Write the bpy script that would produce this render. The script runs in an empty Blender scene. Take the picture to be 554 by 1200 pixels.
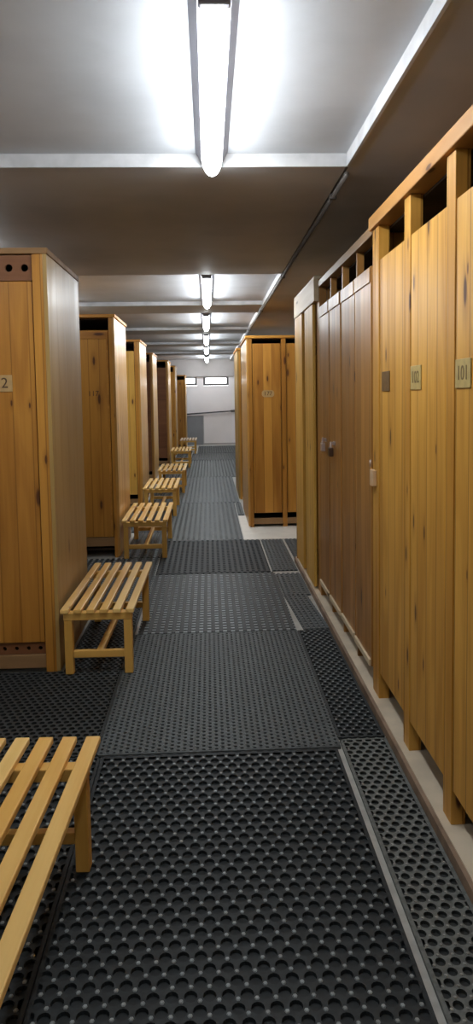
import bpy, bmesh, math, random
from mathutils import Vector, Matrix
random.seed(7)
SC = bpy.context.scene
COL = SC.collection
PI = math.pi

# ------------------------------------------------------------------ materials
def new_mat(name):
    m = bpy.data.materials.new(name); m.use_nodes = True
    nt = m.node_tree
    return m, nt, nt.nodes, nt.links, nt.nodes['Principled BSDF']

def math_node(N, L, op, a, b=None, c=None):
    n = N.new('ShaderNodeMath'); n.operation = op
    for i, v in enumerate((a, b, c)):
        if v is None: continue
        if isinstance(v, (int, float)): n.inputs[i].default_value = v
        else: L.new(v, n.inputs[i])
    return n.outputs[0]

def mix_col(N, L, fac, a, b, mode='MIX'):
    n = N.new('ShaderNodeMix'); n.data_type = 'RGBA'; n.blend_type = mode
    for s, v in ((n.inputs[0], fac), (n.inputs[6], a), (n.inputs[7], b)):
        if isinstance(v, (int, float)): s.default_value = v
        elif isinstance(v, tuple): s.default_value = (*v, 1)
        else: L.new(v, s)
    return n.outputs[2]

def ramp(N, L, fac, p0, p1):
    n = N.new('ShaderNodeMapRange'); n.interpolation_type = 'SMOOTHSTEP'
    L.new(fac, n.inputs[0]); n.inputs[1].default_value = p0; n.inputs[2].default_value = p1
    return n.outputs[0]

def wood(name, light, dark, knot, board=0.10, along='Z', rough=.38, knots=.55, coat=.0, var=.5, seam=.55, knot_scale=(8., 2.3), tone_span=.5):
    """planked softwood: boards of changing tone, fine grain and knots, in the object's own coordinates"""
    m, nt, N, L, P = new_mat(name)
    tc = N.new('ShaderNodeTexCoord'); oi = N.new('ShaderNodeObjectInfo')
    sp = N.new('ShaderNodeSeparateXYZ'); L.new(tc.outputs['Object'], sp.inputs[0])
    x, y, z = sp.outputs
    if along == 'Z': u, v = math_node(N, L, 'ADD', x, y), z
    elif along == 'Y': u, v = math_node(N, L, 'ADD', x, z), y
    else: u, v = math_node(N, L, 'ADD', y, z), x
    rnd = oi.outputs['Random']
    off = math_node(N, L, 'MULTIPLY', rnd, 37.3)
    bu = math_node(N, L, 'ADD', math_node(N, L, 'DIVIDE', u, board), off)
    bi = math_node(N, L, 'FLOOR', bu)
    bf = math_node(N, L, 'FRACT', bu)
    wn = N.new('ShaderNodeTexWhiteNoise'); wn.noise_dimensions = '1D'; L.new(bi, wn.inputs['W'])
    br = wn.outputs['Value']
    # grain, stretched along the board, shifted from board to board
    cv = N.new('ShaderNodeCombineXYZ')
    L.new(math_node(N, L, 'MULTIPLY', u, 80.), cv.inputs[0])
    L.new(math_node(N, L, 'ADD', math_node(N, L, 'MULTIPLY', v, 1.7), math_node(N, L, 'MULTIPLY', br, 40.)), cv.inputs[1])
    L.new(off, cv.inputs[2])
    n1 = N.new('ShaderNodeTexNoise'); n1.inputs['Scale'].default_value = 1.; n1.inputs['Detail'].default_value = 5; n1.inputs['Distortion'].default_value = .6
    L.new(cv.outputs[0], n1.inputs['Vector'])
    cv2 = N.new('ShaderNodeCombineXYZ')
    L.new(math_node(N, L, 'MULTIPLY', u, 8.), cv2.inputs[0])
    L.new(math_node(N, L, 'ADD', math_node(N, L, 'MULTIPLY', v, .8), math_node(N, L, 'MULTIPLY', br, 23.)), cv2.inputs[1])
    L.new(off, cv2.inputs[2])
    n2 = N.new('ShaderNodeTexNoise'); n2.inputs['Scale'].default_value = 1.; n2.inputs['Detail'].default_value = 3; n2.inputs['Distortion'].default_value = 1.2
    L.new(cv2.outputs[0], n2.inputs['Vector'])
    g = math_node(N, L, 'ADD', math_node(N, L, 'MULTIPLY', ramp(N, L, n1.outputs['Fac'], .3, .8), .32),
                  math_node(N, L, 'MULTIPLY', ramp(N, L, n2.outputs['Fac'], .34, .68), .68))
    g = math_node(N, L, 'ADD', math_node(N, L, 'MULTIPLY', g, var), math_node(N, L, 'MULTIPLY', br, tone_span))
    c = mix_col(N, L, g, light, dark)
    # knots
    kv = N.new('ShaderNodeCombineXYZ')
    L.new(math_node(N, L, 'ADD', math_node(N, L, 'MULTIPLY', u, knot_scale[0]), math_node(N, L, 'MULTIPLY', rnd, 91.)), kv.inputs[0])
    L.new(math_node(N, L, 'ADD', math_node(N, L, 'MULTIPLY', v, knot_scale[1]), math_node(N, L, 'MULTIPLY', rnd, 53.)), kv.inputs[1])
    vo = N.new('ShaderNodeTexVoronoi'); vo.voronoi_dimensions = '2D'; vo.inputs['Scale'].default_value = 1.; L.new(kv.outputs[0], vo.inputs['Vector'])
    sc = N.new('ShaderNodeSeparateColor'); L.new(vo.outputs['Color'], sc.inputs[0])
    has = math_node(N, L, 'LESS_THAN', sc.outputs[0], knots)
    size = math_node(N, L, 'MULTIPLY_ADD', sc.outputs[1], .08, .035)
    dd = math_node(N, L, 'DIVIDE', vo.outputs['Distance'], size)
    core = math_node(N, L, 'MULTIPLY', math_node(N, L, 'SUBTRACT', 1., ramp(N, L, dd, .55, 1.25)), has)
    halo = math_node(N, L, 'MULTIPLY', math_node(N, L, 'SUBTRACT', 1., ramp(N, L, dd, 1., 3.2)), math_node(N, L, 'MULTIPLY', has, .4))
    c = mix_col(N, L, halo, c, tuple(.75*a+.25*b for a, b in zip(dark, knot)))
    c = mix_col(N, L, core, c, knot)
    # tongue and groove joint between boards
    e = math_node(N, L, 'MINIMUM', bf, math_node(N, L, 'SUBTRACT', 1., bf))
    joint = math_node(N, L, 'SUBTRACT', 1., ramp(N, L, e, .012, .045))
    if seam > 0:
        c = mix_col(N, L, math_node(N, L, 'MULTIPLY', joint, seam), c, tuple(a*.55 for a in dark))
    L.new(c, P.inputs['Base Color'])
    L.new(math_node(N, L, 'MULTIPLY_ADD', n2.outputs['Fac'], .25, rough-.1), P.inputs['Roughness'])
    P.inputs['Specular IOR Level'].default_value = .35
    P.inputs['Coat Weight'].default_value = coat; P.inputs['Coat Roughness'].default_value = .22
    bp = N.new('ShaderNodeBump'); bp.inputs['Strength'].default_value = .25; bp.inputs['Distance'].default_value = .002
    L.new(math_node(N, L, 'SUBTRACT', math_node(N, L, 'MULTIPLY', n1.outputs['Fac'], .5), joint), bp.inputs['Height'])
    L.new(bp.outputs[0], P.inputs['Normal'])
    return m

def plain(name, col, rough=.6, metal=0., noise=.0, nscale=8., col2=None, spec=.5, bump=0.):
    m, nt, N, L, P = new_mat(name)
    P.inputs['Roughness'].default_value = rough; P.inputs['Metallic'].default_value = metal
    P.inputs['Specular IOR Level'].default_value = spec
    tc = N.new('ShaderNodeTexCoord')
    n = N.new('ShaderNodeTexNoise'); n.inputs['Scale'].default_value = nscale; n.inputs['Detail'].default_value = 6
    L.new(tc.outputs['Object'], n.inputs['Vector'])
    c = mix_col(N, L, ramp(N, L, n.outputs['Fac'], .35, .7), col, col2 or tuple(v*(1-noise) for v in col))
    L.new(c, P.inputs['Base Color'])
    if bump:
        bp = N.new('ShaderNodeBump'); bp.inputs['Strength'].default_value = bump; bp.inputs['Distance'].default_value = .004
        L.new(n.outputs['Fac'], bp.inputs['Height']); L.new(bp.outputs[0], P.inputs['Normal'])
    return m

def emit(name, col, s):
    m, nt, N, L, P = new_mat(name)
    P.inputs['Base Color'].default_value = (*col, 1)
    P.inputs['Emission Color'].default_value = (*col, 1); P.inputs['Emission Strength'].default_value = s
    return m

PINE_L, PINE_D, KNOT = (.74, .40, .078), (.38, .155, .016), (.10, .032, .008)
HON_L, HON_D = (.62, .295, .05), (.30, .108, .011)
BRN_L, BRN_D = (.46, .222, .056), (.23, .096, .02)
M = {}
M['pine'] = wood('near_pine', PINE_L, PINE_D, KNOT, board=.105, knots=.5, rough=.42, var=.62, tone_span=.45, seam=.7)
M['pine_rail'] = wood('pine_rail', (.50, .25, .075), (.36, .16, .04), KNOT, board=.4, along='X', knots=.12, seam=0, rough=.45)
M['honey'] = wood('honey_pine', HON_L, HON_D, KNOT, board=.095, knots=.5, rough=.4, coat=.15)
M['honey_rail'] = wood('honey_rail', HON_L, HON_D, KNOT, board=.5, along='X', knots=.2, seam=0, rough=.45)
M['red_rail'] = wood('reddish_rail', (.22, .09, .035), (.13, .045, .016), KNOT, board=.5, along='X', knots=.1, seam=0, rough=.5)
M['plinth_wood'] = wood('worn_plinth', (.34, .20, .09), (.2, .105, .04), KNOT, board=.5, along='X', knots=.1, seam=0, rough=.6)
M['satin'] = wood('satin_end_board', (.44, .285, .10), (.31, .19, .055), (.14, .065, .028), board=.17, knots=.12, rough=.42, seam=.25, coat=.06, var=.35, tone_span=.35)
M['end_pine'] = wood('glossy_end_board', (.66, .38, .11), (.46, .23, .05), KNOT, board=.13, knots=.3, rough=.36, seam=.3, coat=.3)
M['brown'] = wood('brown_old_wood', BRN_L, BRN_D, (.05, .018, .008), board=.09, knots=.12, rough=.4, coat=.08)
M['brown_rail'] = wood('brown_rail', (.36, .22, .115), (.22, .125, .06), (.06, .02, .01), board=.4, along='X', knots=.1, seam=0, rough=.42, coat=.1)
M['pale'] = wood('pale_pine', (.76, .46, .10), (.56, .30, .05), KNOT, board=.12, knots=.2, rough=.45)
M['pale_rail'] = wood('pale_fascia', (.74, .62, .44), (.55, .42, .25), (.14, .09, .05), board=.4, along='X', knots=.35, seam=0, rough=.5)
M['slat'] = wood('bench_slat_pine', (.90, .63, .24), (.76, .43, .105), (.34, .14, .035), board=.6, along='Y', knots=.22, seam=0, rough=.4, coat=.2, knot_scale=(4., 3.), tone_span=.75)
M['leg'] = wood('bench_leg_pine', (.74, .44, .11), (.54, .28, .05), (.2, .08, .02), board=.6, along='Z', knots=.12, seam=0, rough=.45, knot_scale=(4., 3.))
M['bench_rail'] = wood('bench_rail_pine', (.78, .48, .13), (.62, .33, .065), (.2, .08, .02), board=.6, along='X', knots=.12, seam=0, rough=.45, knot_scale=(4., 3.))
M['pale_slat'] = wood('pale_bench_slat', (.80, .66, .50), (.68, .50, .36), (.3, .2, .1), board=.6, along='Y', knots=.1, seam=0)
M['inside'] = plain('cupboard_shade', (.05, .028, .014), .8, noise=.4)  # near-black brown paints the shade inside the lockers
M['ceiling'] = plain('painted_concrete', (.50, .52, .55), .5, noise=.16, nscale=2.2, bump=.15)
M['soffit'] = plain('grey_soffit_paint', (.42, .40, .385), .62, noise=.18, nscale=1.6)
M['edge'] = plain('lit_edge_tone', (.50, .50, .51), .5, noise=.2, nscale=9)  # lighter than the soffit: lamplight on the beam faces, put into the colour
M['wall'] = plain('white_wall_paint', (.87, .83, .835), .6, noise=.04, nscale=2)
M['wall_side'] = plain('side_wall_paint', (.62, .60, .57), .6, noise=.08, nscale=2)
M['beam'] = plain('grey_beam_paint', (.46, .43, .42), .55, noise=.1, nscale=3)
M['floor'] = plain('pale_terrazzo', (.46, .46, .43), .45, noise=.25, nscale=14)
M['tile'] = plain('white_floor_tile', (.74, .72, .66), .4, noise=.1, nscale=5)
M['ledge'] = plain('cream_ledge', (.70, .59, .44), .5, noise=.2, nscale=6)
M['ledge_front'] = plain('brown_ledge_front', (.30, .205, .14), .55, noise=.4, nscale=10)
M['black_hole'] = plain('dark_gap', (.012, .007, .005), .9)
M['plate'] = plain('worn_number_plate', (.50, .37, .135), .5, noise=.2, nscale=30)
M['plate_brown'] = plain('brown_number_plate', (.16, .085, .025), .5, noise=.25, nscale=30)
M['plate_pale'] = plain('pale_number_plate', (.50, .32, .13), .5, noise=.12, nscale=30)
M['ink'] = plain('dark_stencil_ink', (.075, .035, .012), .6)
M['ink_soft'] = plain('faded_stencil_ink', (.20, .135, .055), .6)
M['steel'] = plain('brushed_steel', (.62, .50, .46), .35, metal=.6, noise=.2, nscale=40)
M['dark_steel'] = plain('dark_steel', (.10, .055, .035), .4, metal=.5, noise=.3, nscale=40)
M['latch'] = plain('pale_latch_wood', (.62, .42, .24), .5, noise=.15, nscale=20)
M['lamp_housing'] = plain('lamp_housing_shade', (.22, .215, .25), .5, noise=.04)  # grey-lilac tone paints the shadow bands along the tube
LIGHT_COL = (.92, .97, 1.)
M['tube'] = emit('lit_diffuser', LIGHT_COL, 40.)
M['conduit'] = plain('conduit_grey', (.42, .41, .40), .4, noise=.15)
M['conduit_dark'] = plain('conduit_dark', (.10, .085, .075), .5, noise=.2)
M['window_frame'] = plain('window_frame_grey', (.10, .09, .09), .5)
M['panel_grey'] = plain('grey_panel', (.27, .275, .29), .5, noise=.12, nscale=3)
M['pipe'] = plain('dark_pipe', (.07, .065, .07), .45)
def glass():
    m, nt, N, L, P = new_mat('frosted_glass')
    P.inputs['Base Color'].default_value = (.95, .97, 1, 1); P.inputs['Roughness'].default_value = .35
    P.inputs['Transmission Weight'].default_value = 1.; P.inputs['IOR'].default_value = 1.1
    return m
M['glass'] = glass()
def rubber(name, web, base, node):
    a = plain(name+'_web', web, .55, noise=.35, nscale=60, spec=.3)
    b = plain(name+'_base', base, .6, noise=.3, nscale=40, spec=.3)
    c = plain(name+'_node', node, .4, noise=.3, nscale=30, spec=.6)  # paler, smoother colour for raised nodes and cross bars
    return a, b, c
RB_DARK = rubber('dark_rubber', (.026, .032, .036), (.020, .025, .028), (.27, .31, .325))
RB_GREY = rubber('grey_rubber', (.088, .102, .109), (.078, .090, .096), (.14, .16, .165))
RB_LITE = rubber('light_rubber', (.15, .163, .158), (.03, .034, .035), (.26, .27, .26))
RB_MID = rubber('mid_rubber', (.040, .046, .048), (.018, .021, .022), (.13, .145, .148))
RB_FAR = rubber('far_rubber', (.085, .10, .104), (.048, .056, .058), (.10, .115, .118))

# ------------------------------------------------------------------ mesh helpers
def tag(o, label=None, cat=None, group=None, kind=None):
    if label: o['label'] = label
    if cat: o['category'] = cat
    if group: o['group'] = group
    if kind: o['kind'] = kind
    return o

def link(name, me, parent=None):
    o = bpy.data.objects.new(name, me); COL.objects.link(o)
    if parent is not None: o.parent = parent
    return o

def empty(name, loc, rz=0., label=None, cat=None, group=None):
    o = bpy.data.objects.new(name, None); COL.objects.link(o)
    o.location = loc; o.rotation_euler.z = rz; o.empty_display_size = .1
    return tag(o, label, cat, group)

def box(bm, x0, x1, y0, y1, z0, z1, bev=0., mat=0):
    x0, x1 = min(x0, x1), max(x0, x1); y0, y1 = min(y0, y1), max(y0, y1)
    r = bmesh.ops.create_cube(bm, size=1., matrix=Matrix.Translation(((x0+x1)/2, (y0+y1)/2, (z0+z1)/2)) @ Matrix.Diagonal((x1-x0, y1-y0, z1-z0, 1)))
    vs = r['verts']
    fs = {f for v in vs for f in v.link_faces}
    for f in fs: f.material_index = mat
    if bev > 0:
        es = list({e for v in vs for e in v.link_edges})
        bmesh.ops.bevel(bm, geom=es, offset=min(bev, .45*min(x1-x0, y1-y0, z1-z0)), segments=2, profile=.5, affect='EDGES')
    return vs

def done(name, bm, mats, parent=None, smooth=False):
    me = bpy.data.meshes.new(name)
    bmesh.ops.recalc_face_normals(bm, faces=bm.faces[:])
    bm.to_mesh(me); bm.free()
    for m in (mats if isinstance(mats, (list, tuple)) else [mats]): me.materials.append(m)
    if smooth:
        for p in me.polygons: p.use_smooth = True
    return link(name, me, parent)

def part(name, mat, parent, *boxes, bev=.002):
    bm = bmesh.new()
    for b in boxes: box(bm, *b, bev=bev)
    return done(name, bm, mat, parent)

def struct(name, mat, *boxes):
    bm = bmesh.new()
    for b in boxes: box(bm, *b)
    o = done(name, bm, mat); o['kind'] = 'structure'
    return o

def cyl(bm, a, b, r, seg=14, r2=None, mat=0):
    a, b = Vector(a), Vector(b); d = b-a
    q = Vector((0, 0, 1)).rotation_difference(d.normalized()).to_matrix().to_4x4()
    res = bmesh.ops.create_cone(bm, cap_ends=True, segments=seg, radius1=r, radius2=r if r2 is None else r2, depth=d.length,
                                matrix=Matrix.Translation((a+b)/2) @ q)
    for f in {f for v in res['verts'] for f in v.link_faces}: f.material_index = mat

def holed_board(bm, x0, x1, z0, z1, y0, t, n, rad, seg=16):
    """a board in the x-z plane with n real round holes in a row"""
    w = (x1-x0)/n; cz = (z0+z1)/2
    for k in range(n):
        a0, a1 = x0+k*w, x0+(k+1)*w; cx = (a0+a1)/2
        ring_o, ring_i = [], []
        for i in range(seg):
            th = 2*PI*i/seg; c, s = math.cos(th), math.sin(th)
            hx, hz = (a1-a0)/2, (z1-z0)/2
            f = min(hx/max(abs(c), 1e-9), hz/max(abs(s), 1e-9))
            ring_o.append((cx+c*f, cz+s*f)); ring_i.append((cx+rad*c, cz+rad*s))
        # corners: snap the nearest ring point to each corner
        for qx, qz in ((a0, z0), (a0, z1), (a1, z0), (a1, z1)):
            j = min(range(seg), key=lambda i: abs(math.atan2(math.sin(math.atan2(ring_o[i][1]-cz, ring_o[i][0]-cx)-math.atan2(qz-cz, qx-cx)), math.cos(math.atan2(ring_o[i][1]-cz, ring_o[i][0]-cx)-math.atan2(qz-cz, qx-cx)))))
            ring_o[j] = (qx, qz)
        V = [[bm.verts.new((p[0], yy, p[1])) for p in ring] for yy in (y0, y0+t) for ring in (ring_o, ring_i)]
        fo, fi, bo, bi = V
        for i in range(seg):
            j = (i+1) % seg
            bm.faces.new((fo[i], fo[j], fi[j], fi[i])); bm.faces.new((bo[j], bo[i], bi[i], bi[j]))
            bm.faces.new((fi[i], fi[j], bi[j], bi[i])); bm.faces.new((fo[j], fo[i], bo[i], bo[j]))

def text_mesh(body, size, mat, parent, loc, rot, name='number'):
    cu = bpy.data.curves.new('lettering', 'FONT'); cu.body = body; cu.size = size; cu.extrude = .0006
    cu.align_x = 'CENTER'; cu.align_y = 'CENTER'
    tmp = bpy.data.objects.new('lettering_source', cu); COL.objects.link(tmp)
    dg = bpy.context.evaluated_depsgraph_get()
    me = bpy.data.meshes.new_from_object(tmp.evaluated_get(dg))
    bpy.data.objects.remove(tmp); bpy.data.curves.remove(cu)
    me.materials.clear(); me.materials.append(mat)
    o = link(name, me, parent); o.location = loc; o.rotation_euler = rot
    return o

def children(o): return [c for c in bpy.data.objects if c.parent == o]
def copy_tree(o, parent=None):
    c = o.copy(); COL.objects.link(c)
    if parent is not None: c.parent = parent
    for ch in children(o): copy_tree(ch, c)
    return c

# ------------------------------------------------------------------ the room
XL, XR, YB, YF = -2.47, 2.15, -3.2, 20.5
ZC, ZS = 2.53, 2.475
struct('floor', M['floor'], (XL-.1, XR+.1, YB-.1, YF+.4, -.12, 0))
struct('ceiling', M['ceiling'], (XL-.1, XR+.1, YB-.1, YF+.4, ZC, ZC+.15))
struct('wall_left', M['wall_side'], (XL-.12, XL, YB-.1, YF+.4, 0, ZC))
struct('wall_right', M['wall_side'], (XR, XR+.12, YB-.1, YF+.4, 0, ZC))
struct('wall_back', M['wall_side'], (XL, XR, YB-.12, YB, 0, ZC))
# far wall with two high window openings
W1 = (-.80, -.33, 1.765, 2.0); W2 = (-.135, .605, 1.755, 2.0)
struct('wall_far', M['wall'], (XL, XR, YF, YF+.2, 0, 1.75), (XL, XR, YF, YF+.2, 2.0, ZC),
       (XL, W1[0], YF, YF+.2, 1.75, 2.0), (W1[1], W2[0], YF, YF+.2, 1.75, 2.0), (W2[1], XR, YF, YF+.2, 1.75, 2.0))
for k, (a, b, c, d) in enumerate((W1, W2)):
    w = tag(empty('window_%d' % (k+1), ((a+b)/2, YF, c)), kind='structure')
    bm = bmesh.new(); t = .06; h = d-c; hw = (b-a)/2
    for q in ((-hw, hw, -.01, .05, 0, t), (-hw, hw, -.01, .05, h-.02, h), (-hw, -hw+t, -.01, .05, t, h-.02), (hw-t, hw, -.01, .05, t, h-.02)): box(bm, *q, bev=.003)
    done('window_frame', bm, M['window_frame'], w)
    part('window_pane', M['glass'], w, (-hw+t, hw-t, .015, .02, t, h-.02), bev=0)
struct('baseboard_far', M['beam'], (XL, XR, YF-.015, YF, 0, .05))
struct('trim_1', M['beam'], (XL, XR, 20.44, 20.5, 2.02, ZC))          # downstand beam before the far wall
# lowered soffits: one over the right lockers, cross beams between the lamp bays
SX = .655
struct('trim_2', M['soffit'], (SX, XR, YB, 20.44, ZS, ZC))
struct('trim_3', M['edge'], (SX-.012, SX, YB, 3.17, ZS-.004, ZC), (SX-.012, SX, 5.93, 20.44, ZS+.002, ZC))  # thin strip carrying the painted lit face of the right soffit
beams = [(YB, 1.75), (3.18, 5.93), (8.0, 8.75), (10.95, 11.65), (13.9, 14.55), (16.9, 17.5)]
for k, (a, b) in enumerate(beams):
    struct('trim_%d' % (2*k+4), M['soffit'], (XL, SX-.012, a, b, ZS if k < 2 else ZS+.012, ZC))
    struct('trim_%d' % (2*k+5), M['edge'], (XL, SX-.012, a-.012, a, (ZS-.003) if k < 2 else ZS+.012, ZC))  # front strip in the painted lit tone
# raised ledge under the right lockers
LX = .735
struct('ledge', M['ledge'], (LX, XR, -1.5, 5.88, 0, .045))
struct('trim_20', M['ledge_front'], (LX-.014, LX, -1.5, 5.88, 0, .040))
struct('tile_slab', M['tile'], (.335, 2.1, 6.83, 8.21, 0, .004))

# conduit running along the edge of the right soffit
bm = bmesh.new()
cyl(bm, (SX+.006, 3.25, ZS-.011), (SX+.006, 19.9, ZS-.011), .011, 10)
co = done('cable_conduit', bm, M['conduit_dark'], None, True)
tag(co, 'dark cable conduit along the edge of the lowered ceiling on the right', 'conduit')
for yy in (3.6, 6.0, 8.4, 10.8, 13.2):
    bm = bmesh.new(); box(bm, SX-.012, SX+.024, yy, yy+.03, ZS-.025, ZS, bev=.003)
    done('pipe_clip', bm, M['conduit_dark'], co)

# ------------------------------------------------------------------ fluorescent lamps
def capsule_half(bm, w, h, y0, y1, ztop, seg=12):
    """rounded diffuser: half-round section, rounded ends"""
    rings = []
    n = 8; r = w/2
    ys = []
    for i in range(n+1):
        a = PI/2*i/n; ys.append((y0+r*1.3*(1-math.sin(a)), math.cos(a)))
    prof = [(y, 1-0) for y, s in []]
    sect = []
    for i in range(n+1):
        a = PI/2*i/n; sect.append((y0+1.3*r*(1-math.cos(a)), max(math.sin(a), .02)))
    for i in range(n, -1, -1):
        a = PI/2*i/n; sect.append((y1-1.3*r*(1-math.cos(a)), max(math.sin(a), .02)))
    for y, s in sect:
        ring = []
        for k in range(seg+1):
            t = PI*k/seg
            ring.append(bm.verts.new((r*s*math.cos(t), y, ztop-h*s*math.sin(t))))
        rings.append(ring)
    for a, b in zip(rings, rings[1:]):
        for k in range(seg): bm.faces.new((a[k], a[k+1], b[k+1], b[k]))
        bm.faces.new((a[seg], a[0], b[0], b[seg]))
    bm.faces.new(rings[0]); bm.faces.new(list(reversed(rings[-1])))

def lamp(x, y0, y1, label, group='ceiling fluorescent lamps over the aisle'):
    t = empty('fluorescent_lamp', (x, y0, ZC), 0, label, 'ceiling lamp', group)
    ln = y1-y0
    bm = bmesh.new()
    sec = ((-.072, 0), (-.046, -.047), (.046, -.047), (.072, 0))         # batten; sloped grey sides stand for the shadow bands by the tube
    ends = [[bm.verts.new((x_, y_, z_)) for x_, z_ in sec] for y_ in (0, ln)]
    for k in range(4): bm.faces.new((ends[0][k], ends[0][(k+1) % 4], ends[1][(k+1) % 4], ends[1][k]))
    bm.faces.new(ends[0]); bm.faces.new(ends[1][::-1])
    done('lamp_housing', bm, M['lamp_housing'], t)
    bm = bmesh.new(); capsule_half(bm, .088, .078, .03, ln-.012, -.047)
    tag(done('diffuser', bm, M['tube'], t, True), 'glowing white rounded diffuser')
    for e in ((0, .035), (ln-.03, ln+.0)):
        part('end_cap', M['lamp_housing'], t, (-.043, .043, e[0]-.004, e[1]-.006, -.075, -.03), bev=.006)
    return t
LXC = .035
lamp(LXC, 1.85, 3.15, 'nearest and largest lit fluorescent ceiling lamp above the aisle')
lamp(LXC-.03, 6.0, 7.75, 'second lit fluorescent lamp, just beyond the wide dark ceiling beam')
lamp(LXC-.045, 8.85, 10.4, 'third lit fluorescent lamp from the front along the aisle ceiling')
lamp(LXC-.05, 11.75, 13.3, 'fourth lit fluorescent lamp from the front along the aisle ceiling')
lamp(LXC-.055, 14.65, 16.2, 'fifth lit fluorescent lamp, small and far along the aisle ceiling')
lamp(LXC-.06, 18.3, 20.1, 'farthest lit fluorescent lamp, just in front of the end wall')
lamp(LXC, -1.9, -.5, 'added fill lamp, out of view behind the viewpoint at the near end of the aisle')  # unseen extra lamp, added to brighten the near end

for yy, lab in ((2.35, 'added fill lamp, out of view over the bay before the nearest left locker bank'), (5.2, 'added fill lamp, out of view over the bay behind the nearest left locker bank'), (7.9, 'added fill lamp, out of view over the bay behind the second left locker bank')):  # extra lamps added to brighten the left bays, none of them seen
    o = lamp(0, 0, (.5 if yy < 6 else .75), lab, 'added fill lamps over the left locker bays'); o.location = (-1.5, yy, ZS if 3 < yy < 6 else ZC); o.rotation_euler.z = PI/2

# ------------------------------------------------------------------ locker banks
def locker_bank(loc, rz, sgn, width, depth, H, label, doors, mats, *, post=.05, corner=.07, z_foot=0., plinth=(.03, .10),
                door_z=(.16, 2.04), cap=.03, cap_over=.012, vent=None, low_vent=None, rail_z=None, plate=None, end_panel=True, door_in=.008, group=None,
                fascia=None, top_batten=None, low_batten=None, post_in=0., post_top=None, cat='locker'):
    """front in the local x-z plane at y=0, doors look to -y; x runs from the aisle end, sgn -1 when it runs to -x"""
    t = empty('locker_bank', loc, rz, label, cat, group)
    s = sgn
    bx = lambda a, b, *r: (s*a, s*b, *r)
    n = len(doors)
    dw = (width-corner-post*n)/n
    # carcass
    th = .02
    if end_panel:
        part('end_panel', mats['end'], t, bx(0, th, .0, depth, z_foot+.012, H-cap))
        part('corner_post', mats['post'], t, bx(th+.0005, corner, 0, .05, z_foot, H-cap))
    else:
        part('end_panel', mats['end'], t, bx(0, th, .052, depth, z_foot+.012, H-cap))
        part('corner_post', mats['post'], t, bx(0, corner, 0, .05, z_foot, H-cap))
    part('side_panel', mats['end'], t, bx(width-th, width, .052, depth, z_foot+.012, H-cap))
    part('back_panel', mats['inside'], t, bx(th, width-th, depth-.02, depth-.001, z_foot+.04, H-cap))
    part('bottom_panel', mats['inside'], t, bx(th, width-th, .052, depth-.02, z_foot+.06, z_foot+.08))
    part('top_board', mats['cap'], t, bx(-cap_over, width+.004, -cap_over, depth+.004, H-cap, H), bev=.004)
    part('shade_sheet', mats['inside'], t, bx(th, width-th, .055, depth-.021, H-cap-.012, H-cap-.0005))  # dark sheet added under the top board to paint shade in the opening
    if rail_z: part('top_rail', mats['rail'], t, bx(corner if end_panel else 0, width, -.004, .03, rail_z[0], rail_z[1]))
    if plinth: part('plinth', mats['plinth'], t, bx(corner+.001, width-post, .006, .03, z_foot+plinth[0], z_foot+plinth[1]))
    part('shelf', mats['inside'], t, bx(th, width-th, .052, depth-.021, 1.78, 1.80))
    x = corner
    for i, d in enumerate(doors):
        a, b = x+.005, x+dw-.005
        if vent == 'holes':
            bm = bmesh.new(); lo, hi = sorted((s*x, s*(x+dw))); holed_board(bm, lo, hi, door_z[1]+.004, H-cap-.004, .012, .016, 4, .019)
            tag(done('vent_board', bm, mats['vent'], t), 'reddish board with round vent holes')
        if low_vent:
            bm = bmesh.new(); lo, hi = sorted((s*x, s*(x+dw))); holed_board(bm, lo, hi, plinth[1]+.004, door_z[0]-.006, .02, .012, 5, .011)
            done('lower_vent_board', bm, mats['vent'], t)
        dx = door_in + d.get('in', 0.)
        do = part('door', d.get('mat', mats['door']), t, bx(a, b, dx, dx+.022, door_z[0]+d.get('lift', 0), door_z[1]+d.get('lift', 0)), bev=.003)
        if 'label' in d: do['label'] = d['label']
        if top_batten: part('door_batten', mats['door'], do, bx(a+.004, b-.004, dx-.006, dx-.0003, top_batten[0], top_batten[1]))
        if low_batten: part('door_batten', mats['low'], do, bx(a+.004, b-.004, dx-.012, dx-.0003, low_batten[0], low_batten[1]))
        if 'panel' in d:
            part('door_frame', mats['rail'], do, bx(a+.003, b-.003, dx-.006, dx-.0003, door_z[1]-.075, door_z[1]-.004), bx(a+.003, a+.022, dx-.006, dx-.0003, door_z[0]+.004, door_z[1]-.076),
                 bx(b-.022, b-.003, dx-.006, dx-.0003, door_z[0]+.004, door_z[1]-.076))
        if 'plate' in d:
            px, pz, pw, ph, pm, body, ink, ts = d['plate']
            px = s*(x+px)
            if pm is not None:
                bm = bmesh.new()
                if d.get('oval'):
                    box(bm, px-pw/2, px+pw/2, dx-.004, dx-.0003, pz-ph/2, pz+ph/2, bev=0)
                    es = [e for e in bm.edges if abs(e.verts[0].co.y-e.verts[1].co.y) > .002]
                    bmesh.ops.bevel(bm, geom=es, offset=ph*.42, segments=6, profile=.5, affect='EDGES')
                else: box(bm, px-pw/2, px+pw/2, dx-.004, dx-.0003, pz-ph/2, pz+ph/2, bev=.0015)
                pl = done('number_plate', bm, pm, do)
                off = .0046
            else: pl, off = do, .0008
            if body: text_mesh(body, ts, ink, pl, (px, dx-off, pz), (PI/2, 0, 0))
        if 'hasp' in d:
            hx, hz = d['hasp']
            part('hasp', M['steel'], do, bx(x+hx-.03, x+hx+.015, dx-.006, dx-.0003, hz-.012, hz+.012), bx(x+hx-.004, x+hx+.004, dx-.022, dx-.006, hz-.008, hz+.008), bev=.001)
        x += dw
        part('post', mats['post'], t, bx(x+.0005, x+post-.0005, post_in, .05, z_foot, (post_top or H-cap)))
        x += post
    return t

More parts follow.
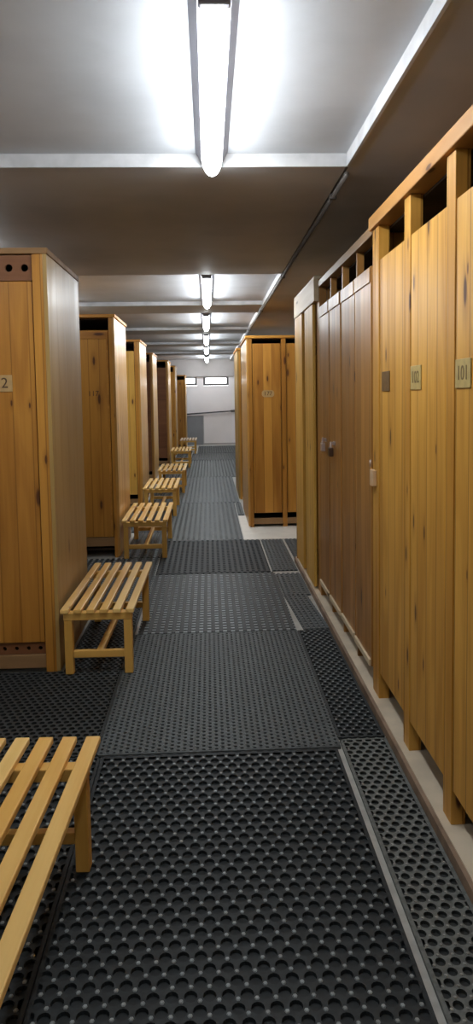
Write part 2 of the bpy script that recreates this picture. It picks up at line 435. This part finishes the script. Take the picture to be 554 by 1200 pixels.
LM = dict(end=M['end_pine'], post=M['honey'], door=M['honey'], rail=M['honey_rail'], cap=M['honey_rail'], plinth=M['plinth_wood'], inside=M['inside'], vent=M['red_rail'], low=M['honey_rail'])
LM1 = dict(LM, end=M['satin'], cap=M['plinth_wood'])
LW, LP = 1.53, .05
GL = 'locker banks end-on along the left of the aisle'
def dl(number, mat=None, **k):
    return dict(plate=(.158, 1.495, .10, .055, mat, number, M['ink'], .052), **k)
locker_bank((-.805, 3.58, 0), 0, -1, LW, .86, 2.21, 'nearest left locker bank, tall pine with satin greyish end panel beside the slatted bench',
            [dict(plate=(.178, 1.53, .115, .085, M['plate_pale'], '12', M['ink'], .075)), {}, {}, {}], LM1, vent='holes', low_vent=True, door_z=(.168, 2.045), corner=.075, cap_over=.006, group=GL)
locker_bank((-.822, 6.2, 0), 0, -1, LW, .86, 2.185, 'second left locker bank, black gap above a door stencilled 117',
            [dict(plate=(.15, 1.485, .1, .05, None, '117', M['ink'], .066), panel=1), {'panel': 1}, {'panel': 1}, {'panel': 1}], LM, door_z=(.19, 2.045), corner=.05, plinth=(.105, .185), group=GL)
locker_bank((-.885, 9.1, 0), 0, -1, LW, .95, 2.2, 'third left locker bank, yellow pine door under a small black gap', [{}, {}, {}, {}],
            dict(LM, door=M['pale']), door_z=(.16, 2.05), corner=.07, group=GL)
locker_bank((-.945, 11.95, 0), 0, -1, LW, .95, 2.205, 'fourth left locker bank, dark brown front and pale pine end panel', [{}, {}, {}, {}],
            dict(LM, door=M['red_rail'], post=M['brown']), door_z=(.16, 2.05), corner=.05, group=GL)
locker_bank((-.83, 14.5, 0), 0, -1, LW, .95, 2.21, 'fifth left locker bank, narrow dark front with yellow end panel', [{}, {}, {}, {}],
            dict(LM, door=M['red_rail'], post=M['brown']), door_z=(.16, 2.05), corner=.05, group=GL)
locker_bank((-.80, 17.0, 0), 0, -1, LW, .9, 2.2, 'sixth left locker bank, thin sliver of yellow pine behind the fifth', [{}, {}, {}, {}], LM, door_z=(.16, 2.05), corner=.05, group=GL)
locker_bank((-.62, 18.95, 0), 0, -1, LW, .9, 2.03, 'farthest left locker bank, low orange pine front before the white end wall', [{}, {}, {}, {}], LM, door_z=(.12, 1.9), corner=.03, group=GL)

# right-hand bank nearest the camera: light pine, front along the aisle
RM = dict(end=M['pine'], post=M['pine'], door=M['pine'], rail=M['pine_rail'], cap=M['pine_rail'], plinth=M['pine_rail'], inside=M['inside'], vent=M['pine'], low=M['pine'])
RAX = .76
ra_doors = [dict(plate=(.115, 1.50, .125, .085, M['plate_brown'], None, M['ink'], .05)),
            dict(plate=(.075, 1.505, .125, .088, M['plate'], '102', M['ink_soft'], .062)),
            dict(plate=(.075, 1.505, .125, .088, M['plate'], '101', M['ink_soft'], .062)),
            dict(plate=(.075, 1.505, .125, .088, M['plate'], '100', M['ink_soft'], .062)), {}]
ra = locker_bank((RAX, 3.165, 0), -PI/2, 1, 2.46, .5, 2.243, 'large light pine locker bank nearest on the right with heavy top beam', ra_doors, RM,
            post=.078, corner=.11, z_foot=.045, plinth=None, door_z=(.165, 2.035), cap=.058, cap_over=.016, door_in=.004, end_panel=False, post_in=.002)
bm = bmesh.new(); box(bm, .012, .075, -.02, -.0003, 1.025, 1.1, bev=.004)
tag(done('latch_block', bm, M['latch'], ra), 'pale wooden latch block')
bm = bmesh.new(); cyl(bm, (.0, -.012, 1.11), (.0, -.012, 1.14), .005, 8); done('latch_pin', bm, M['steel'], ra, True)

BM = dict(end=M['brown'], post=M['brown'], door=M['brown'], rail=M['brown_rail'], cap=M['brown_rail'], plinth=M['brown_rail'], inside=M['inside'], vent=M['brown'], low=M['pale_rail'])
locker_bank((RAX+.004, 4.728, 0), -PI/2, 1, 1.535, .5, 2.218, 'dark brown locker bank with padlocked doors, between pale and light pine banks',
            [dict(hasp=(.24, 1.15)), dict(hasp=(.18, 1.15)), {'in': .003}, {}], BM, post=.02, corner=.022, z_foot=.045, plinth=None, door_z=(.13, 2.04), cap=.045, cap_over=.004, door_in=.0, end_panel=False,
            top_batten=(1.965, 2.035), low_batten=(.135, .165), post_in=.012)
CM = dict(end=M['pale'], post=M['brown'], door=M['pale'], rail=M['pale_rail'], cap=M['pale_rail'], plinth=M['brown_rail'], inside=M['inside'], vent=M['pale'], low=M['pale'])
locker_bank((.738, 5.835, 0), -PI/2, 1, 1.085, .5, 2.255, 'pale narrow locker bank with white top board at the far end of the right row', [{}, {'in': .004}], CM,
            post=.12, corner=.03, z_foot=.045, plinth=None, door_z=(.06, 2.08), cap=.02, cap_over=.003, door_in=.0, end_panel=False, rail_z=(2.085, 2.234), post_in=.03)
# right banks seen end-on beyond the row
DM = dict(LM)
gr = 'locker banks end-on on the right beyond the long row'
locker_bank((.418, 7.47, .004), 0, 1, 1.53, 1.2, 2.085, 'right locker bank standing on white floor, door plate reading 177',
            [dict(plate=(.17, 1.46, .135, .075, M['plate_pale'], '177', M['ink'], .062), oval=1), {}, {}, {}], DM, door_z=(.155, 2.0), corner=.06, plinth=(.03, .095), group=gr)
locker_bank((.405, 9.55, 0), 0, 1, 1.53, 1.1, 2.1, 'farther right locker bank, only its pinkish edge showing past the 177 bank', [{}, {}, {}, {}],
            dict(LM, door=M['red_rail'], end=M['satin']), door_z=(.16, 2.0), corner=.05, group=gr)  # dark door tone paints the shade on this front

# ------------------------------------------------------------------ padlocks
def padlock(loc, label, body):
    t = empty('padlock', loc, 0, label, 'padlock')
    bm = bmesh.new(); box(bm, -.013, .013, -.026, .026, -.055, 0, bev=.005); done('lock_body', bm, body, t)
    bm = bmesh.new()
    pts = [(0, .017*math.cos(PI*k/10), .012+.02*math.sin(PI*k/10)) for k in range(11)]
    pts = [(0, .017, -.004)]+pts+[(0, -.017, -.004)]
    for a, b in zip(pts, pts[1:]): cyl(bm, a, b, .0045, 8)
    done('shackle', bm, M['steel'], t, True)
    return t
padlock((RAX-.022, 4.445, 1.135), 'silvery padlock on the farther brown locker door', M['steel'])
padlock((RAX-.022, 4.155, 1.125), 'dark brown padlock on the nearer brown locker door', M['dark_steel'])

# ------------------------------------------------------------------ benches
ZM = .012
def make_bench(length, label, group, slat='slat', w=.395):
    t = empty('slatted_bench', (0, 0, ZM), 0, label, 'bench', group)
    top = .349; n = 6; sw = w*.109; gap = (w-n*sw)/(n-1)
    for k in range(n):
        x = -w/2+k*(sw+gap)
        bm = bmesh.new(); box(bm, x, x+sw, 0, length, top-.022, top, bev=.004); done('slat', bm, M[slat], t)
    for y in (.018, length-.16):
        part('cross_rail', M['bench_rail'], t, (-w/2+.012, w/2-.012, y, y+.045, top-.062, top-.0225), bev=.003)
        for sx in (-1, 1):
            part('leg', M['leg'], t, (sx*(w/2-.035)-.021, sx*(w/2-.035)+.021, y+.002, y+.043, 0, top-.0625), bev=.003)
        part('lower_rail', M['bench_rail'], t, (-w/2+.057, w/2-.057, y+.008, y+.037, .085, .122), bev=.003)
    part('stretcher', M['bench_rail'], t, (-.017, .017, .055, length-.152, .09, .118), bev=.003)
    return t
GB = 'slatted pine benches beside the left lockers'
protos = {}
def bench(x, y, rz, label, slat='slat', length=1.01, w=.41):
    if (slat, w) not in protos:
        t = make_bench(length, label, GB, slat, w); protos[(slat, w)] = t
    else: t = copy_tree(protos[(slat, w)])
    t.location = (x, y, ZM+(.0027 if y < 5 else 0)); t.rotation_euler.z = rz; t['label'] = label
    return t
bench(-.612, 1.16, -.032, 'nearest pine slatted bench, cut off by the lower left of the picture', w=.425)
bench(-.594, 3.50, -.015, 'pine slatted bench beside the nearest left locker end panel', w=.378)
bench(-.585, 6.07, .0, 'pine slatted bench beside the second left locker bank')
bench(-.598, 8.22, .0, 'pine slatted bench just before the third left locker bank')
bench(-.565, 10.2, .0, 'fifth slatted bench from the front, beside the third bank far end')
bench(-.575, 13.85, .0, 'small far slatted bench seen before the pale bench at the end')
bench(-.52, 17.2, .0, 'farthest bench, whitish slats, near the grey panel on the end wall', 'pale_slat')

# ------------------------------------------------------------------ rubber mats
def finish_mat(name, V, F, mi, mats, label, group):
    me = bpy.data.meshes.new(name); me.from_pydata(V, [], F)
    for m in mats: me.materials.append(m)
    me.polygons.foreach_set('material_index', mi)
    bm = bmesh.new(); bm.from_mesh(me); bmesh.ops.remove_doubles(bm, verts=bm.verts[:], dist=2e-5); bm.to_mesh(me); bm.free()
    return tag(link(name, me), label, 'floor mat', group)
GM = 'rubber drainage mats covering the aisle floor'
def ring_mat(x0, x1, y0, y1, a, mats, label, hole=.36, rot=False, nodes=True, t=ZM, rz=0.):
    """perforated ring mat: hexagonal net with round cups and paler nodes; closed underside"""
    V, F, MI = [], [], []
    W, D = x1-x0, y1-y0
    if rot: W, D = D, W
    nx = max(1, int(round(W/a))); a_x = W/nx
    ny = max(1, int(round(D/(a*.866)))); a_y = D/ny
    seg = 12
    P = (lambda x, y, z: (x0+y, y0+x, z)) if rot else (lambda x, y, z: (x0+x, y0+y, z))
    for j in range(ny):
        cy = (j+.5)*a_y
        for i in range(nx if j % 2 == 0 else nx-1):
            cx = (i+.5+(.5 if j % 2 else 0))*a_x
            b = len(V)
            ho, hi, lo = [], [], []
            for k in range(seg):
                th = 2*PI*(k+.5)/seg+PI/12*1
                th = 2*PI*k/seg + PI/6
                if k % 2 == 0:      # corner
                    kk = k//2
                    cr = [(.5, 1/6), (0, 1/3), (-.5, 1/6), (-.5, -1/6), (0, -1/3), (.5, -1/6)][kk]
                    ox, oy = cr[0]*a_x, cr[1]*a_y*2
                else:
                    kk = k//2; c1 = [(.5, 1/6), (0, 1/3), (-.5, 1/6), (-.5, -1/6), (0, -1/3), (.5, -1/6)]
                    p, q = c1[kk], c1[(kk+1) % 6]; ox, oy = (p[0]+q[0])/2*a_x, (p[1]+q[1])/2*a_y*2
                ho.append(P(cx+ox, cy+oy, t))
                hi.append(P(cx+hole*a*math.cos(th), cy+hole*a*math.sin(th), t))
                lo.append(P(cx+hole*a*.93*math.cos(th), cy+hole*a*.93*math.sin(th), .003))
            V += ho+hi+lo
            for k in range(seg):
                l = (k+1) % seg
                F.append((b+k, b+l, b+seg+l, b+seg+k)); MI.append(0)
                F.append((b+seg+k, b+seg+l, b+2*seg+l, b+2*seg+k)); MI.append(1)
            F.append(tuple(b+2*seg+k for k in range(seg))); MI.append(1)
            if nodes:
                q = len(V); r = a*.14
                px, py = cx, cy+a_y*2/3
                if py < D-.004:
                    for k in range(6): V.append(P(px+r*math.cos(PI/3*k), py+r*math.sin(PI/3*k), t+.0004))
                    for k in range(6): V.append(P(px+r*.7*math.cos(PI/3*k), py+r*.7*math.sin(PI/3*k), t+.0026))
                    for k in range(6):
                        F.append((q+k, q+(k+1) % 6, q+6+(k+1) % 6, q+6+k)); MI.append(2)
                    F.append(tuple(q+6+k for k in range(6))); MI.append(2)
    # border frame and underside
    b = len(V)
    e = .006
    o = [(0, 0), (W, 0), (W, D), (0, D)]
    V += [P(x, y, t) for x, y in o]+[P(x, y, .0005) for x, y in o]
    for k in range(4): F.append((b+k, b+(k+1) % 4, b+4+(k+1) % 4, b+4+k)); MI.append(0)
    F.append((b+7, b+6, b+5, b+4)); MI.append(1)
    # edge fillers so that the rim is closed on all sides
    b = len(V)
    for x_a, x_b, y_a, y_b in ((0, W, 0, a_y/3), (0, W, D-a_y/3, D), (0, e*2, 0, D), (W-e*2, W, 0, D)):
        b = len(V); V += [P(x_a, y_a, t-.0006), P(x_b, y_a, t-.0006), P(x_b, y_b, t-.0006), P(x_a, y_b, t-.0006)]
        F.append((b, b+1, b+2, b+3)); MI.append(0)
    return finish_mat('rubber_mat', V, F, MI, mats, label, GM)

def rib_mat(x0, x1, y0, y1, pitch, mats, label, cross=.05, fill=.5, t=ZM):
    """mat of long ribs joined by lower cross bars"""
    bm = bmesh.new()
    V, F, MI = [], [], []
    def bx(xa, xb, ya, yb, za, zb, m):
        b = len(V)
        V.extend([(xa, ya, za), (xb, ya, za), (xb, yb, za), (xa, yb, za), (xa, ya, zb), (xb, ya, zb), (xb, yb, zb), (xa, yb, zb)])
        for f in ((4, 5, 6, 7), (0, 1, 5, 4), (1, 2, 6, 5), (2, 3, 7, 6), (3, 0, 4, 7)): F.append(tuple(b+k for k in f)); MI.append(m)
    bm.free()
    bx(x0, x1, y0, y1, .0005, .0035, 1)
    n = int(round((x1-x0)/pitch)); p = (x1-x0)/n
    for k in range(n):
        c = x0+(k+.5)*p; bx(c-p*fill/2, c+p*fill/2, y0, y1, .0036, t, 0)
    m = int(round((y1-y0)/cross)); q = (y1-y0)/m
    for k in range(m):
        c = y0+(k+.5)*q
        bx(x0, x1, c-.009, c+.009, .0036, t-.004, 2)
    me = bpy.data.meshes.new('rubber_mat'); me.from_pydata(V, [], F)
    for mm in mats: me.materials.append(mm)
    me.polygons.foreach_set('material_index', MI)
    return tag(link('rubber_mat', me), label, 'floor mat', GM)

ring_mat(-.455, .498, 1.22, 2.685, .046, RB_DARK, 'big dark ring mat with pale dots in the middle of the foreground')
ring_mat(-.475, .515, 2.70, 4.11, .030, RB_GREY, 'greyer fine-patterned mat behind the dark foreground mat', rot=True, hole=.25)
rib_mat(-.46, .515, 4.12, 5.515, .048, RB_DARK, 'dark striped mat beyond the grey mat, beside the short pale floor strip')
rib_mat(-.455, .485, 5.53, 6.79, .048, (RB_DARK[1], RB_DARK[1], RB_DARK[0]), 'darkest striped mat, level with the second left bench')
rib_mat(-.45, .325, 6.80, 9.22, .055, RB_FAR, 'long light striped mat beside the white floor patch')
rib_mat(-.45, .40, 9.24, 12.2, .055, RB_GREY, 'grey striped mat beyond the light striped one, before the far benches')
rib_mat(-.45, .6, 12.22, 15.4, .06, RB_FAR, 'pale grey far mat below the fifth lamp')
rib_mat(-.42, .7, 15.45, 17.3, .06, RB_MID, 'dark narrow-looking mat far down the aisle')
rib_mat(-.30, .8, 17.4, 19.9, .06, RB_FAR, 'farthest mat, lying against the white end wall')
ring_mat(.521, .715, 1.2, 2.76, .036, RB_LITE, 'narrow lighter ring mat along the near right ledge', hole=.37)
ring_mat(.518, .715, 2.775, 4.1, .036, RB_DARK, 'narrow dark ring mat between grey mat and right ledge', hole=.36)
rib_mat(.519, .715, 4.86, 5.47, .036, RB_GREY, 'narrow striped mat beside the far half of the brown locker bank')
o = rib_mat(0, .165, -.735, 0, .036, RB_GREY, 'narrow skewed striped mat beside the wedge of pale floor'); o.location = (.519, 4.856, 0); o.rotation_euler.z = .058
rib_mat(.50, .712, 5.56, 6.79, .036, RB_GREY, 'narrow striped mat just before the white floor patch')
rib_mat(.735, 1.9, 5.95, 6.79, .04, RB_GREY, 'mat inside the opening behind the pale right bank')
rib_mat(.335, .41, 8.24, 9.22, .04, RB_FAR, 'small strip of mat beside the 177 locker bank end')
ring_mat(-1.5, -.458, .7, 2.69, .046, RB_DARK, 'dark dotted ring mat under the nearest bench')
ring_mat(-2.2, -.478, 2.70, 3.573, .036, RB_MID, 'dark fine ring mat before the nearest left locker bank', nodes=False)
ring_mat(-.79, -.478, 3.582, 4.7, .032, RB_MID, 'blue-grey mat under the bench beside the nearest locker bank', nodes=False)
rib_mat(-2.2, -.464, 4.72, 6.12, .048, RB_DARK, 'dark mat in the bay between first and second left banks')
rib_mat(-.80, -.458, 6.14, 7.3, .048, RB_DARK, 'dark mat under the bench beside the second left bank')
rib_mat(-2.2, -.454, 7.32, 9.05, .05, RB_DARK, 'dark mat in the bay between second and third left banks')
rib_mat(-.86, -.454, 9.07, 11.9, .05, RB_MID, 'mat under the benches beside the third left bank')
rib_mat(-.82, -.454, 11.92, 15.2, .05, RB_MID, 'mat beside the fourth left bank under the small far bench')
rib_mat(-.79, -.44, 15.46, 18.2, .05, RB_MID, 'mat under the whitish farthest bench')

# ------------------------------------------------------------------ the far end
t = empty('wall_panel', (-.43, YF-.002, 0), 0, 'grey panel standing against the white end wall on the left', 'panel')
part('panel_board', M['panel_grey'], t, (-.26, .26, -.03, -.002, .0, .86), bev=.004)
part('panel_edge', M['beam'], t, (.262, .285, -.04, -.002, 0, .87), (-.26, .262, -.04, -.002, .862, .875), bev=.003)
bm = bmesh.new(); cyl(bm, (-.9, YF-.07, .905), (.80, YF-.07, 1.0), .02, 12)
hr = tag(done('handrail', bm, M['pipe'], None, True), 'dark sloping rail across the white end wall', 'rail')
for x in (-.5, .15, .72):
    zz = .905+(x+.9)*.095/1.7
    bm = bmesh.new(); cyl(bm, (x, YF-.07, zz), (x, YF-.001, zz), .012, 8); done('bracket', bm, M['pipe'], hr, True)
bm = bmesh.new(); cyl(bm, (.66, YF-.07, .992), (.82, YF-.07, 1.001), .034, 12); tag(done('rail_sleeve', bm, M['pipe'], hr, True), 'thicker dark sleeve at the right end')

# ------------------------------------------------------------------ world, camera, view
w = bpy.data.worlds.new('World'); SC.world = w; w.use_nodes = True
bg = w.node_tree.nodes['Background']; bg.inputs[0].default_value = (.93, .97, 1, 1); bg.inputs[1].default_value = 6.
cam = bpy.data.cameras.new('Camera'); co_ = bpy.data.objects.new('Camera', cam); COL.objects.link(co_); SC.camera = co_
pitch, yaw, roll = .0738, .0397, -.016
f = Vector((math.sin(yaw)*math.cos(pitch), math.cos(yaw)*math.cos(pitch), -math.sin(pitch)))
r0 = Vector((math.cos(yaw), -math.sin(yaw), 0)); u0 = r0.cross(f)
c, s = math.cos(roll), math.sin(roll)
r = c*r0+s*u0; u = c*u0-s*r0
mw = Matrix((r, u, -f)).transposed().to_4x4(); mw.translation = (0, 0, 1.45)
co_.matrix_world = mw
cam.sensor_fit = 'VERTICAL'; cam.sensor_height = 36; cam.lens = 807.18/1200*36
cam.shift_y = -(600-523.1)/1200; cam.clip_start = .05
vs = SC.view_settings
vs.view_transform = 'Standard'; vs.look = 'None'; vs.gamma = 1; vs.exposure = .12; vs.use_curve_mapping = False
cy = SC.cycles
cy.use_denoising = True; cy.max_bounces = 10; cy.diffuse_bounces = 6; cy.glossy_bounces = 4; cy.sample_clamp_indirect = 20.; cy.caustics_reflective = False; cy.caustics_refractive = False
